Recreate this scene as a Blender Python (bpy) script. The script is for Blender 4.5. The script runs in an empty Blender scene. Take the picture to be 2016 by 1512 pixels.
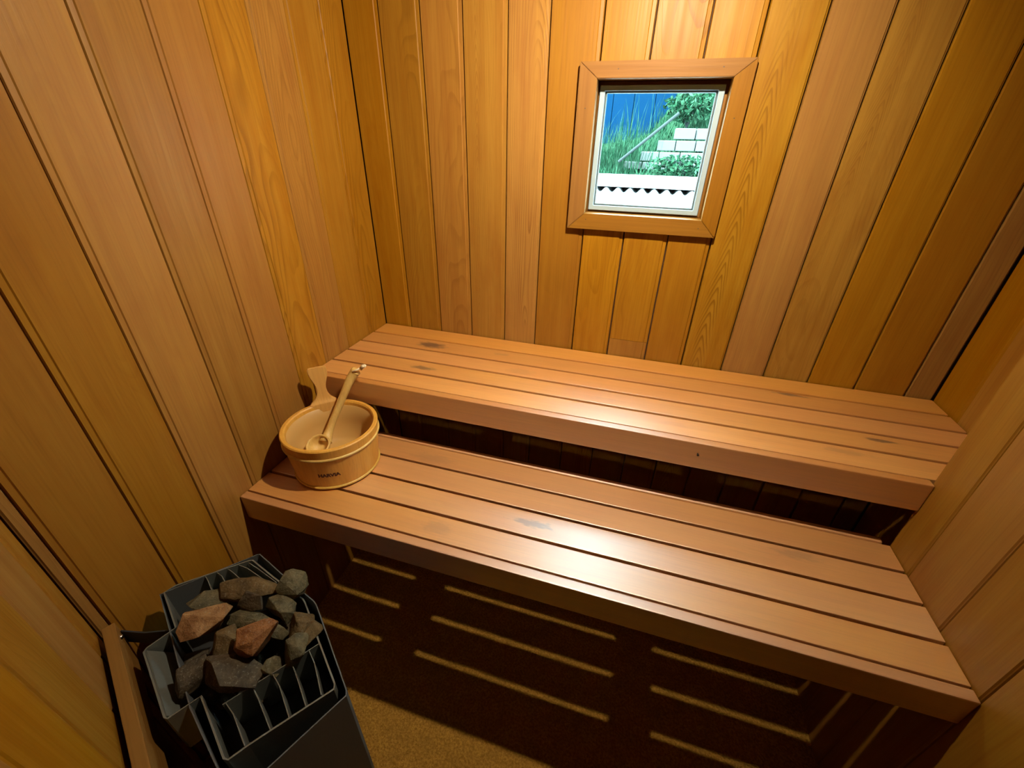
import bpy, bmesh, math, random
from mathutils import Vector, Matrix, noise

# ------------------------------------------------------------------ camera, world, sun, exposure
scene = bpy.context.scene
C = scene.collection
R = math.radians

cam_d = bpy.data.cameras.new('camera')
cam_d.sensor_fit = 'HORIZONTAL'
cam_d.sensor_width = 36.0
cam_d.lens = 36.0 * 827.49 / 2016.0
cam_d.clip_start = 0.01
cam = bpy.data.objects.new('camera', cam_d)
C.objects.link(cam)
yaw, pitch, roll = 0.2808, -0.5236, -0.0222
M = (Matrix.Rotation(yaw, 3, 'Z') @ Matrix.Rotation(pitch, 3, 'X') @ Matrix.Rotation(roll, 3, 'Y'))
right, fwd, up = M.col[0], M.col[1], M.col[2]
rot = Matrix((right, up, -fwd)).transposed()
cam.matrix_world = Matrix.Translation((0.9261, -1.3736, 0.6394)) @ rot.to_4x4()
scene.camera = cam

scene.view_settings.view_transform = 'Standard'
scene.view_settings.look = 'None'
scene.view_settings.gamma = 1.0
scene.view_settings.use_curve_mapping = False
scene.view_settings.exposure = 0.0

world = bpy.data.worlds.new('sky')
scene.world = world
world.use_nodes = True
wn = world.node_tree
wn.nodes.clear()
w_out = wn.nodes.new('ShaderNodeOutputWorld')
w_bg = wn.nodes.new('ShaderNodeBackground')
w_bg.inputs['Color'].default_value = (0.70, 0.90, 1.0, 1)      # bright hazy sky
w_bg.inputs['Strength'].default_value = 42.0
wn.links.new(w_bg.outputs[0], w_out.inputs[0])

sun_d = bpy.data.lights.new('sun', 'SUN')
sun_d.energy = 45.0
sun_d.angle = R(0.53)
sun_d.color = (0.93, 0.98, 1.0)
sun = bpy.data.objects.new('sun', sun_d)
C.objects.link(sun)
sun.rotation_euler = Vector((0.62, 0.35, -1.15)).to_track_quat('-Z', 'Y').to_euler()

LAMP = Vector((0.94, -0.612, 1.065))
LAMP_PEAK = 6.7          # W/sr on axis
LAMP_AIM = Vector((-0.40, 0.55, -0.80))
LAMP_COLOR = (1.0, 0.88, 0.68)
LAMP_R = 0.018

# ------------------------------------------------------------------ calibrated dimensions (metres)
W = 1.83            # alcove width
W2 = 1.6326         # right wall in front of the upper bench
YJ = -0.431         # where that wall starts
ZL = -0.2024        # top of lower bench (upper bench top is z = 0)
ZF = -0.8612        # floor
ZC = 1.14           # ceiling

# ------------------------------------------------------------------ node helpers
class NT:
    def __init__(self, name):
        self.m = bpy.data.materials.new(name)
        self.m.use_nodes = True
        self.t = self.m.node_tree
        self.t.nodes.clear()
        self.out = self.t.nodes.new('ShaderNodeOutputMaterial')
    def n(self, kind, **kw):
        nd = self.t.nodes.new(kind)
        for k, v in kw.items():
            if k.startswith('i_'):
                key = k[2:]
                key = int(key) if key.isdigit() else key
                self.put(nd, key, v)
            else:
                setattr(nd, k, v)
        return nd
    def put(self, nd, key, v):
        if isinstance(v, bpy.types.NodeSocket):
            self.t.links.new(v, nd.inputs[key])
        else:
            nd.inputs[key].default_value = v
    def math(self, op, a, b=None, c=None, clamp=False):
        nd = self.t.nodes.new('ShaderNodeMath')
        nd.operation = op
        nd.use_clamp = clamp
        for i, v in enumerate((a, b, c)):
            if v is not None:
                self.put(nd, i, v)
        return nd.outputs[0]
    def vec(self, x, y, z):
        nd = self.t.nodes.new('ShaderNodeCombineXYZ')
        self.put(nd, 0, x); self.put(nd, 1, y); self.put(nd, 2, z)
        return nd.outputs[0]
    def noise(self, v, scale, detail=2.0, rough=0.5):
        nd = self.t.nodes.new('ShaderNodeTexNoise')
        self.put(nd, 'Vector', v)
        nd.inputs['Scale'].default_value = scale
        nd.inputs['Detail'].default_value = detail
        nd.inputs['Roughness'].default_value = rough
        return nd.outputs['Fac']
    def mix(self, f, a, b, blend='MIX'):
        nd = self.t.nodes.new('ShaderNodeMix')
        nd.data_type = 'RGBA'
        nd.blend_type = blend
        self.put(nd, 0, f); self.put(nd, 6, a); self.put(nd, 7, b)
        return nd.outputs[2]
    def ramp(self, f, stops):
        nd = self.t.nodes.new('ShaderNodeValToRGB')
        el = nd.color_ramp.elements
        while len(el) < len(stops):
            el.new(0.5)
        for e, (p, col) in zip(el, stops):
            e.position = p
            e.color = col if len(col) == 4 else (*col, 1)
        self.put(nd, 0, f)
        return nd.outputs[0]
    def maprange(self, v, a, b, c, d, smooth=False):
        nd = self.t.nodes.new('ShaderNodeMapRange')
        nd.interpolation_type = 'SMOOTHSTEP' if smooth else 'LINEAR'
        self.put(nd, 0, v)
        for i, x in enumerate((a, b, c, d)):
            nd.inputs[i + 1].default_value = x
        return nd.outputs[0]
    def bsdf(self, color, rough=0.5, metal=0.0, normal=None, spec=0.5, **kw):
        b = self.t.nodes.new('ShaderNodeBsdfPrincipled')
        self.put(b, 'Base Color', color if isinstance(color, bpy.types.NodeSocket) else (*color[:3], 1))
        self.put(b, 'Roughness', rough)
        self.put(b, 'Metallic', metal)
        self.put(b, 'Specular IOR Level', spec)
        if normal is not None:
            self.put(b, 'Normal', normal)
        for k, v in kw.items():
            self.put(b, k, v)
        self.t.links.new(b.outputs[0], self.out.inputs[0])
        return b
    def bump(self, h, strength=0.3, dist=0.001):
        nd = self.t.nodes.new('ShaderNodeBump')
        self.put(nd, 'Height', h)
        nd.inputs['Strength'].default_value = strength
        nd.inputs['Distance'].default_value = dist
        return nd.outputs[0]

def wood(name, light, mid, red, rough=0.4, ring_amt=0.55, tint_var=1.0, knots=(), spec=0.5, bump=0.25, blotch=0.5, coat=0.0, cathedral=None):
    """sawn timber; local x = width, y = thickness, z = length"""
    s = NT(name)
    co = s.n('ShaderNodeTexCoord').outputs['Object']
    sp = s.n('ShaderNodeSeparateXYZ', i_0=co)
    x, y, z = sp.outputs
    rnd = s.n('ShaderNodeObjectInfo').outputs['Random']
    wh = s.n('ShaderNodeTexWhiteNoise', noise_dimensions='1D')
    s.put(wh, 'W', s.math('MULTIPLY', rnd, 917.3))
    rs = s.n('ShaderNodeSeparateColor', i_0=wh.outputs['Color'])
    r1, r2, r3 = rs.outputs
    wh2 = s.n('ShaderNodeTexWhiteNoise', noise_dimensions='1D')
    s.put(wh2, 'W', s.math('MULTIPLY_ADD', rnd, 431.7, 3.3))
    rs2 = s.n('ShaderNodeSeparateColor', i_0=wh2.outputs['Color'])
    r4, r5, r6 = rs2.outputs
    off = s.math('MULTIPLY', rnd, 61.0)
    # slow drift of the grain along the board
    drift = s.noise(s.vec(s.math('ADD', s.math('MULTIPLY', x, 5.0), off), s.math('MULTIPLY', y, 5.0), s.math('MULTIPLY', z, 1.6)), 1.0, 2.0)
    drift2 = s.noise(s.vec(s.math('MULTIPLY', x, 30.0), s.math('ADD', s.math('MULTIPLY', y, 30.0), off), s.math('MULTIPLY', z, 3.5)), 1.0, 2.0)
    px = s.math('MULTIPLY', s.math('SUBTRACT', r1, 0.5), 0.11)
    dx = s.math('ADD', s.math('SUBTRACT', x, px), s.math('MULTIPLY', s.math('SUBTRACT', drift, 0.5), 0.030))
    tilt = s.math('MULTIPLY', s.math('SUBTRACT', r3, 0.5), 0.11)
    dep = s.math('ADD', s.math('MULTIPLY', z, tilt), s.math('MULTIPLY_ADD', r2, 0.10, 0.015))
    dep = s.math('ADD', s.math('ADD', dep, y), s.math('MULTIPLY', s.math('SUBTRACT', drift, 0.5), 0.10))
    rr = s.math('SQRT', s.math('ADD', s.math('MULTIPLY', dx, dx), s.math('MULTIPLY', dep, dep)))
    rr = s.math('ADD', rr, s.math('MULTIPLY', s.math('SUBTRACT', drift2, 0.5), 0.0035))
    ring = s.math('FRACT', s.math('MULTIPLY', rr, 165.0))
    line = s.ramp(ring, [(0.0, (0, 0, 0)), (0.55, (0.16, 0.16, 0.16)), (0.86, (1, 1, 1)), (0.96, (0.9, 0.9, 0.9)), (1.0, (0, 0, 0))])
    strong = s.maprange(r4, 0.45, 1.0, 0.10, 1.0)
    patch = s.maprange(s.noise(s.vec(s.math('MULTIPLY', x, 14.0), off, s.math('MULTIPLY', z, 2.2)), 1.0, 1.0), 0.35, 0.62, 0.15, 1.0, True)
    if cathedral:
        cx_, fq, arm, wid, amt = cathedral
        cdx = s.math('ADD', s.math('SUBTRACT', x, cx_), s.math('MULTIPLY', s.math('SUBTRACT', drift, 0.5), 0.05))
        cc = s.math('ADD', z, s.math('MULTIPLY', s.math('SQRT', s.math('MULTIPLY_ADD', cdx, cdx, 0.00003)), arm))
        cc = s.math('ADD', cc, s.math('MULTIPLY', s.math('SUBTRACT', drift2, 0.5), 0.05))
        cl = s.ramp(s.math('FRACT', s.math('MULTIPLY', cc, fq)), [(0.0, (0, 0, 0)), (0.45, (0.06, 0.06, 0.06)), (0.80, (1, 1, 1)), (0.90, (0.9, 0.9, 0.9)), (1.0, (0, 0, 0))])
        cm = s.maprange(s.math('ABSOLUTE', cdx), wid * 0.45, wid, amt, 0.12 * amt, True)
        cpatch = s.maprange(s.noise(s.vec(off, 3.7, s.math('MULTIPLY', z, 2.6)), 1.0, 1.0), 0.36, 0.56, 0.25, 1.0, True)
        cathl = s.math('MULTIPLY', cl, s.math('MULTIPLY', cm, cpatch))
    linef = s.math('MULTIPLY', s.math('MULTIPLY', line, s.math('MULTIPLY', strong, patch)), ring_amt)
    # fine fibre streaks
    st = s.noise(s.vec(s.math('ADD', s.math('MULTIPLY', x, 210.0), off), s.math('MULTIPLY', y, 210.0), s.math('MULTIPLY', z, 5.0)), 1.0, 3.0, 0.6)
    st2 = s.noise(s.vec(s.math('ADD', s.math('MULTIPLY', x, 34.0), off), s.math('MULTIPLY', y, 34.0), s.math('MULTIPLY', z, 1.4)), 1.0, 3.0, 0.55)
    bl = s.noise(s.vec(s.math('ADD', s.math('MULTIPLY', x, 15.0), off), s.math('MULTIPLY', y, 9.0), s.math('MULTIPLY', z, 4.0)), 1.0, 3.0, 0.6)
    col = s.mix(s.maprange(st2, 0.3, 0.7, 0.0, 1.0), (*light, 1), (*mid, 1))
    col = s.mix(s.math('MULTIPLY', s.maprange(bl, 0.45, 0.75, 0.0, 1.0, True), blotch), col, (*red, 1))
    col = s.mix(s.math('MULTIPLY', s.math('MULTIPLY', r5, r5), 0.75 * tint_var), col, (*red, 1))
    dark = (mid[0] * 0.42, mid[1] * 0.34, mid[2] * 0.25, 1)
    col = s.mix(linef, col, dark)
    if cathedral:
        col = s.mix(cathl, col, dark)
    col = s.mix(s.math('MULTIPLY', s.maprange(st, 0.45, 0.8, 0.0, 0.30), 1.0), col, dark)
    for (kx, kz, sx, sz, amt) in knots:
        ddx = s.math('DIVIDE', s.math('SUBTRACT', x, kx), sx)
        ddz = s.math('DIVIDE', s.math('SUBTRACT', z, kz), sz)
        d = s.math('SQRT', s.math('ADD', s.math('MULTIPLY', ddx, ddx), s.math('MULTIPLY', ddz, ddz)))
        d = s.math('ADD', d, s.math('MULTIPLY', s.math('SUBTRACT', s.noise(s.vec(s.math('MULTIPLY', x, 130.0), off, s.math('MULTIPLY', z, 45.0)), 1.0, 2.0), 0.5), 1.6))
        f = s.maprange(d, 0.45, 1.25, amt, 0.0, True)
        col = s.mix(f, col, (0.055, 0.018, 0.006, 1))
    hs = s.n('ShaderNodeHueSaturation')
    s.put(hs, 'Color', col)
    s.put(hs, 'Value', s.maprange(r6, 0, 1, 1 - 0.20 * tint_var, 1 + 0.16 * tint_var))
    s.put(hs, 'Saturation', s.maprange(r2, 0, 1, 0.94, 1.04))
    h = s.math('ADD', s.math('MULTIPLY', st, 0.7), s.math('MULTIPLY', line, s.math('MULTIPLY', strong, 0.5)))
    h = s.math('ADD', h, s.math('MULTIPLY', drift2, 1.3))
    rg = s.maprange(st2, 0.25, 0.75, rough - 0.07, rough + 0.10)
    b = s.bsdf(hs.outputs[0], rg, 0.0, s.bump(h, bump, 0.0012), spec)
    if coat:
        b.inputs['Coat Weight'].default_value = coat
        b.inputs['Coat Roughness'].default_value = 0.42
        b.inputs['Coat IOR'].default_value = 3.0
    return s.m

CEDAR = wood('cedar_board', (0.340, 0.158, 0.0165), (0.282, 0.116, 0.0095), (0.248, 0.086, 0.0062), 0.44, spec=0.2, tint_var=0.6)
CEDAR_BOLD = wood('cedar_bold_grain', (0.340, 0.168, 0.0200), (0.285, 0.127, 0.0110), (0.240, 0.083, 0.0065), 0.44, spec=0.2, ring_amt=0.3, tint_var=0.3, cathedral=(0.012, 26.0, 5.0, 0.026, 0.62))
CEDAR_ARCH = wood('cedar_arched_grain', (0.340, 0.168, 0.0200), (0.285, 0.127, 0.0110), (0.240, 0.083, 0.0065), 0.44, spec=0.2, ring_amt=0.3, tint_var=0.3, cathedral=(0.030, 34.0, 7.0, 0.030, 0.30))
TRIM = wood('cedar_trim', (0.250, 0.108, 0.0100), (0.220, 0.088, 0.0075), (0.205, 0.074, 0.0060), 0.5, spec=0.15, ring_amt=0.15, tint_var=0.3, blotch=0.3)
SLAT = wood('bench_slat', (0.700, 0.320, 0.0560), (0.620, 0.255, 0.0380), (0.570, 0.200, 0.0260), 0.50, spec=1.0, coat=0.9, ring_amt=0.10, tint_var=0.5, bump=0.10, blotch=0.6)
FASCIA_SHADED = wood('bench_fascia_shaded', (0.500, 0.205, 0.0330), (0.440, 0.165, 0.0240), (0.400, 0.130, 0.0170), 0.50, spec=1.0, coat=0.9, ring_amt=0.10, tint_var=0.5, bump=0.10, blotch=0.6)  # darker than the slats; shade on the front is mostly put into this colour
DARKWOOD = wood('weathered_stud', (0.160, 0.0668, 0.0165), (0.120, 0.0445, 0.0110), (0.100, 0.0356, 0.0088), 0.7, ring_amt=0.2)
PINE = wood('pale_pine', (0.66, 0.345, 0.062), (0.61, 0.300, 0.048), (0.55, 0.250, 0.038), 0.45, ring_amt=0.12, tint_var=0.1, bump=0.08, blotch=0.3)
ASPEN = wood('ladle_wood', (0.66, 0.430, 0.125), (0.58, 0.345, 0.085), (0.50, 0.262, 0.056), 0.5, ring_amt=0.25, tint_var=0.05, bump=0.1)
HOOP = wood('pale_hoop', (0.620, 0.4005, 0.0935), (0.580, 0.3560, 0.0770), (0.550, 0.3204, 0.0660), 0.4, ring_amt=0.0, tint_var=0.0, bump=0.05)

def plain(name, color, rough=0.5, metal=0.0, nscale=60.0, amt=0.12, bump=0.1, spec=0.5):
    s = NT(name)
    co = s.n('ShaderNodeTexCoord').outputs['Object']
    nz = s.noise(co, nscale, 3.0)
    col = s.mix(s.math('MULTIPLY', nz, amt * 2), (*color, 1), (color[0] * 0.6, color[1] * 0.6, color[2] * 0.6, 1))
    s.bsdf(col, rough, metal, s.bump(nz, bump, 0.001), spec)
    return s.m

ADDED_HALL = plain('brown_added_hall', (0.40, 0.26, 0.16), 0.9)  # for the unseen added hall, toned for how much light it bounces back
BACKING = plain('dark_backing', (0.05, 0.02, 0.008), 0.9)
STEEL = plain('grey_steel', (0.22, 0.225, 0.19), 0.45, 0.6, 200, 0.2)
STEEL_PANEL = plain('grey_enamel_panel', (0.085, 0.088, 0.085), 0.6, 0.0, 300, 0.15)
STEEL_DARK = plain('blackened_steel', (0.03, 0.03, 0.03), 0.6, 0.3)
BRIGHT = plain('shiny_bolt', (0.8, 0.8, 0.78), 0.18, 1.0)
LINER = plain('beige_plastic_liner', (0.500, 0.2848, 0.0825), 0.45, 0.0, 30, 0.05, 0.02)
BURNT = plain('burnt_lettering', (0.09, 0.025, 0.008), 0.8)
CORD = plain('pale_cotton_cord', (0.80, 0.66, 0.42), 0.9, 0, 400, 0.3, 0.5)
WHITE = plain('white_vinyl', (0.30, 0.38, 0.42), 0.35, 0, 20, 0.03, 0.02)
GASKET = plain('dark_gasket', (0.10, 0.12, 0.12), 0.6)
SHEET = plain('white_roof_sheet', (0.30, 0.30, 0.30), 0.6, 0, 10, 0.04, 0.02, spec=0.0)
BLUE = plain('blue_painted_steel', (0.0022, 0.015, 0.036), 0.5, 0, 6, 0.25, 0.1, spec=0.0)
CONCRETE = plain('pale_concrete', (0.085, 0.085, 0.08), 0.9, 0, 14, 0.35, 0.4, spec=0.0)
SOIL = plain('dry_soil', (0.012, 0.030, 0.015), 0.95, 0, 9, 0.5, 0.6, spec=0.0)
RAILWOOD = plain('grey_rail_timber', (0.030, 0.034, 0.033), 0.8, 0, 40, 0.3, spec=0.0)
NAIL = plain('dark_nail', (0.05, 0.04, 0.035), 0.5, 0.6)
CEIL = plain('ceiling_wood', (0.160, 0.0623, 0.0088), 0.5, 0, 8, 0.3)

def leaf_mat(name, a, b):
    s = NT(name)
    co = s.n('ShaderNodeTexCoord').outputs['Object']
    nz = s.noise(co, 14.0, 2.0)
    s.bsdf(s.mix(s.maprange(nz, 0.35, 0.65, 0, 1), (*a, 1), (*b, 1)), 0.8, spec=0.0)
    return s.m
GRASS = leaf_mat('grass_green', (0.0045, 0.022, 0.010), (0.022, 0.050, 0.028))
LEAF = leaf_mat('leaf_green', (0.004, 0.020, 0.009), (0.022, 0.050, 0.027))

def carpet_mat():
    s = NT('gold_brown_carpet')
    co = s.n('ShaderNodeTexCoord').outputs['Object']
    n1 = s.noise(co, 160.0, 3.0, 0.7)
    n2 = s.noise(co, 22.0, 3.0, 0.6)
    n3 = s.noise(co, 420.0, 2.0, 0.7)
    col = s.mix(s.maprange(n1, 0.35, 0.65, 0, 1), (0.34, 0.160, 0.022, 1), (0.66, 0.345, 0.055, 1))
    col = s.mix(s.maprange(n2, 0.4, 0.7, 0, 0.45), col, (0.32, 0.16, 0.026, 1))
    h = s.math('ADD', n1, s.math('MULTIPLY', n3, 0.6))
    s.bsdf(col, 1.0, 0, s.bump(h, 1.0, 0.006), 0.1)
    return s.m
CARPET = carpet_mat()

def stone_mat(name, a, b):
    s = NT(name)
    co = s.n('ShaderNodeTexCoord').outputs['Object']
    rnd = s.n('ShaderNodeObjectInfo').outputs['Random']
    v = s.n('ShaderNodeVectorMath', operation='ADD', i_0=co)
    s.put(v, 1, s.vec(s.math('MULTIPLY', rnd, 31.0), 0.0, 0.0))
    v = v.outputs[0]
    n1 = s.noise(v, 45.0, 5.0, 0.65)
    n2 = s.noise(v, 260.0, 3.0, 0.6)
    col = s.mix(s.maprange(n1, 0.38, 0.64, 0, 1), (*a, 1), (*b, 1))
    col = s.mix(s.maprange(n2, 0.60, 0.72, 0, 0.6), col, (0.20, 0.18, 0.13, 1))
    col = s.mix(s.maprange(n2, 0.30, 0.42, 0.5, 0), col, (0.03, 0.025, 0.02, 1))
    h = s.math('ADD', n1, s.math('MULTIPLY', n2, 0.35))
    s.bsdf(col, s.maprange(n2, 0.3, 0.7, 0.85, 0.6), 0, s.bump(h, 0.8, 0.004), 0.2)
    return s.m
ST_GREY = stone_mat('stone_grey_green', (0.054, 0.044, 0.0209), (0.119, 0.095, 0.0468))
ST_BROWN = stone_mat('stone_brown', (0.061, 0.037, 0.0132), (0.130, 0.082, 0.0303))
ST_RUST = stone_mat('stone_rust', (0.122, 0.041, 0.0099), (0.223, 0.095, 0.0275))
ST_ORANGE = stone_mat('stone_orange', (0.173, 0.078, 0.0248), (0.288, 0.156, 0.0633))
ST_DARK = stone_mat('stone_dark', (0.032, 0.022, 0.0116), (0.072, 0.050, 0.0259))

def glass_mat():
    s = NT('window_glass')
    tr = s.n('ShaderNodeBsdfTransparent')
    tr.inputs[0].default_value = (0.84, 0.97, 0.98, 1)
    gl = s.n('ShaderNodeBsdfGlossy')
    gl.inputs['Roughness'].default_value = 0.01
    lw = s.n('ShaderNodeLayerWeight')
    lw.inputs[0].default_value = 0.5
    f5 = s.math('MULTIPLY_ADD', s.math('POWER', lw.outputs['Facing'], 5.0), 0.9, 0.04)
    mx = s.n('ShaderNodeMixShader')
    s.put(mx, 0, f5); s.put(mx, 1, tr.outputs[0]); s.put(mx, 2, gl.outputs[0])
    s.t.links.new(mx.outputs[0], s.out.inputs[0])
    return s.m
GLASS = glass_mat()

def emit_mat(name, col, strength):
    s = NT(name)
    e = s.n('ShaderNodeEmission')
    e.inputs[0].default_value = (*col, 1)
    e.inputs[1].default_value = strength
    s.t.links.new(e.outputs[0], s.out.inputs[0])
    return s.m

# ------------------------------------------------------------------ mesh helpers
def link(name, mesh, mat=None, parent=None, mtx=None, smooth=False):
    o = bpy.data.objects.new(name, mesh)
    C.objects.link(o)
    if mat is not None and mesh is not None:
        mesh.materials.clear()
        mesh.materials.append(mat)
    if parent is not None:
        o.parent = parent
    if mtx is not None:
        o.matrix_basis = mtx
    if smooth:
        for p in mesh.polygons:
            p.use_smooth = True
    return o

def tag(o, label=None, cat=None, group=None, kind=None):
    if label: o['label'] = label
    if cat: o['category'] = cat
    if group: o['group'] = group
    if kind: o['kind'] = kind
    return o

def empty(name, loc=(0, 0, 0)):
    o = bpy.data.objects.new(name, None)
    o.empty_display_size = 0.05
    C.objects.link(o)
    o.location = loc
    return o

def from_bm(name, bm):
    bmesh.ops.recalc_face_normals(bm, faces=bm.faces[:])
    me = bpy.data.meshes.new(name)
    bm.to_mesh(me)
    bm.free()
    return me

def add_box(bm, x0, x1, y0, y1, z0, z1):
    vs = [bm.verts.new(p) for p in ((x0, y0, z0), (x1, y0, z0), (x1, y1, z0), (x0, y1, z0),
                                    (x0, y0, z1), (x1, y0, z1), (x1, y1, z1), (x0, y1, z1))]
    for f in ((0, 3, 2, 1), (4, 5, 6, 7), (0, 1, 5, 4), (1, 2, 6, 5), (2, 3, 7, 6), (3, 0, 4, 7)):
        bm.faces.new([vs[i] for i in f])

def box_mesh(name, x0, x1, y0, y1, z0, z1, bevel=0.0, seg=2):
    bm = bmesh.new()
    add_box(bm, x0, x1, y0, y1, z0, z1)
    if bevel:
        bmesh.ops.bevel(bm, geom=bm.edges[:], offset=bevel, segments=seg, affect='EDGES', profile=0.6)
    return from_bm(name, bm)

def prism_mesh(name, profile, length):
    """profile in local (x, y), extruded along z from 0 to length"""
    bm = bmesh.new()
    a = [bm.verts.new((x, y, 0)) for x, y in profile]
    b = [bm.verts.new((x, y, length)) for x, y in profile]
    n = len(profile)
    bm.faces.new(a[::-1])
    bm.faces.new(b)
    for i in range(n):
        bm.faces.new((a[i], a[(i + 1) % n], b[(i + 1) % n], b[i]))
    return from_bm(name, bm)

def frame(origin, xa, ya, za):
    m = Matrix((Vector(xa), Vector(ya), Vector(za))).transposed().to_4x4()
    m.translation = Vector(origin)
    return m

def lathe_bm(bm, prof, seg=48, cap=False, mtx=None):
    rings = []
    for r, z in prof:
        ring = []
        for i in range(seg):
            a = 2 * math.pi * i / seg
            p = Vector((r * math.cos(a), r * math.sin(a), z))
            ring.append(bm.verts.new(mtx @ p if mtx else p))
        rings.append(ring)
    for k in range(len(rings) - 1):
        for i in range(seg):
            j = (i + 1) % seg
            bm.faces.new((rings[k][i], rings[k][j], rings[k + 1][j], rings[k + 1][i]))
    if cap:
        bm.faces.new(rings[0][::-1])
        bm.faces.new(rings[-1])
    return rings

def tube_bm(bm, pts, radii, seg=16, flat=1.0):
    pts = [Vector(p) for p in pts]
    rings = []
    nrm = None
    for i, p in enumerate(pts):
        t = (pts[min(i + 1, len(pts) - 1)] - pts[max(i - 1, 0)]).normalized()
        if nrm is None:
            nrm = t.cross(Vector((0.31, 0.2, 0.93))).normalized()
        nrm = (nrm - t * nrm.dot(t)).normalized()
        bn = t.cross(nrm)
        r = radii[i] if hasattr(radii, '__len__') else radii
        rings.append([bm.verts.new(p + (nrm * math.cos(a) + bn * math.sin(a) * flat) * r)
                      for a in [2 * math.pi * k / seg for k in range(seg)]])
    for k in range(len(rings) - 1):
        for i in range(seg):
            j = (i + 1) % seg
            bm.faces.new((rings[k][i], rings[k][j], rings[k + 1][j], rings[k + 1][i]))
    bm.faces.new(rings[0][::-1])
    bm.faces.new(rings[-1])

def spline(pts, n):
    pts = [Vector(p) for p in pts]
    out = []
    P = [pts[0] * 2 - pts[1]] + pts + [pts[-1] * 2 - pts[-2]]
    for i in range(len(pts) - 1):
        for k in range(n):
            t = k / n
            p0, p1, p2, p3 = P[i:i + 4]
            out.append(0.5 * ((2 * p1) + (p2 - p0) * t + (2 * p0 - 5 * p1 + 4 * p2 - p3) * t * t + (3 * p1 - p0 - 3 * p2 + p3) * t ** 3))
    out.append(pts[-1])
    return out

# ------------------------------------------------------------------ structure: floor, ceiling, walls
PLANK_T = 0.018
def board(parent, a, b, z0, z1, origin, along, inward, mat, lip=0.010, shade=0):
    """one tongue-and-groove wall board, from a to b along the wall, face on the wall plane"""
    w = b - a
    g = 0.0016
    # profile: x across, y depth (0 = face, negative = into the wall); a recessed lip on the far side
    c = 0.0035
    lo, hi = -w / 2 + g, w / 2 - g
    prof = [(lo, -PLANK_T), (lo, -c), (lo + 0.0015, 0.0), (hi - lip - 0.002, 0.0), (hi - lip, -0.0022), (hi - 0.0015, -0.0030), (hi, -0.0060), (hi, -PLANK_T)]
    me = prism_mesh('board', prof, z1 - z0)
    along = Vector(along); inward = Vector(inward)
    org = Vector(origin) + along * ((a + b) / 2)
    org.z = z0
    if along.cross(inward).z < 0:
        for v in me.vertices:
            v.co.x = -v.co.x
        me.flip_normals()
        m = frame(org, -along, inward, (0, 0, 1))
    else:
        m = frame(org, along, inward, (0, 0, 1))
    return link('board', me, mat, parent, m)

def slab(name, boxes, mat, parent=None):
    bm = bmesh.new()
    for b in boxes:
        add_box(bm, *b)
    o = link(name, from_bm(name, bm), mat, parent)
    o['kind'] = 'structure'
    return o

floor_o = link('floor', box_mesh('floor', -0.12, 2.5, -3.1, 0.12, ZF - 0.1, ZF), CARPET)
tag(floor_o, 'gold brown short pile carpet under the benches', kind='structure')
ceil_o = link('ceiling', box_mesh('ceiling', -0.12, 2.5, -3.1, 0.12, ZC, ZC + 0.1), CEIL)
tag(ceil_o, 'wood lined sauna ceiling above the view', kind='structure')

# window opening
OX0, OX1, OZ0, OZ1 = 0.7475, 1.0795, 0.4555, 0.7865
T = PLANK_T
wall_back = slab('wall_back', [(-0.12, OX0 - 0.02, T, 0.12, ZF, ZC), (OX1 + 0.02, W + 0.12, T, 0.12, ZF, ZC),
                               (OX0 - 0.02, OX1 + 0.02, T, 0.12, ZF, OZ0 - 0.02), (OX0 - 0.02, OX1 + 0.02, T, 0.12, OZ1 + 0.02, ZC)], BACKING)
tag(wall_back, 'back wall of vertical cedar boards around the small window')
seams = [0.0, 0.112, 0.241, 0.367, 0.496, 0.611, 0.7485, 0.873, 1.001, 1.121, 1.246, 1.3735, 1.500, 1.628, 1.760, W]
for i in range(len(seams) - 1):
    a, b = seams[i], seams[i + 1]
    m = {3: CEDAR_ARCH, 9: CEDAR_BOLD, 11: CEDAR_ARCH}.get(i, CEDAR)
    lp = 0.010 if i < 9 else 0.004
    args = ((0, 0, 0), (1, 0, 0), (0, -1, 0))
    if 6 <= i <= 8:
        board(wall_back, a, b, OZ1 + 0.004, ZC, *args, m, lp)
        if i == 7:
            board(wall_back, a, b, 0.0605, OZ0 - 0.006, *args, m, lp)
            board(wall_back, a, b, ZF, 0.0595, *args, m, lp)
        else:
            board(wall_back, a, b, ZF, OZ0 - 0.006, *args, m, lp)
    else:
        board(wall_back, a, b, ZF, ZC, *args, m, lp)

wall_left = slab('wall_left', [(-0.12, -T, -1.30, T, ZF, ZC)], BACKING)
tag(wall_left, 'left wall of vertical cedar boards beside the heater and bucket')
lse = [0.0, -0.118, -0.242, -0.366, -0.4895, -0.613, -0.7405, -0.8685, -0.996, -1.125, -1.148]
for i in range(len(lse) - 1):
    board(wall_left, -lse[i], -lse[i + 1], ZF, ZC, (0, 0, 0), (0, -1, 0), (1, 0, 0), CEDAR, 0.010 if i < 9 else 0.003)

wall_alcove = slab('wall_alcove', [(W + T, W + 0.12, YJ - 0.02, T, ZF, ZC)], BACKING)
tag(wall_alcove, 'short right wall of cedar boards at the end of the upper bench')
ase = [0.0, -0.1195, -0.245, -0.371, YJ]
for i in range(len(ase) - 1):
    board(wall_alcove, -ase[i], -ase[i + 1], ZF, ZC, (W, 0, 0), (0, -1, 0), (-1, 0, 0), CEDAR, 0.004)

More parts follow.
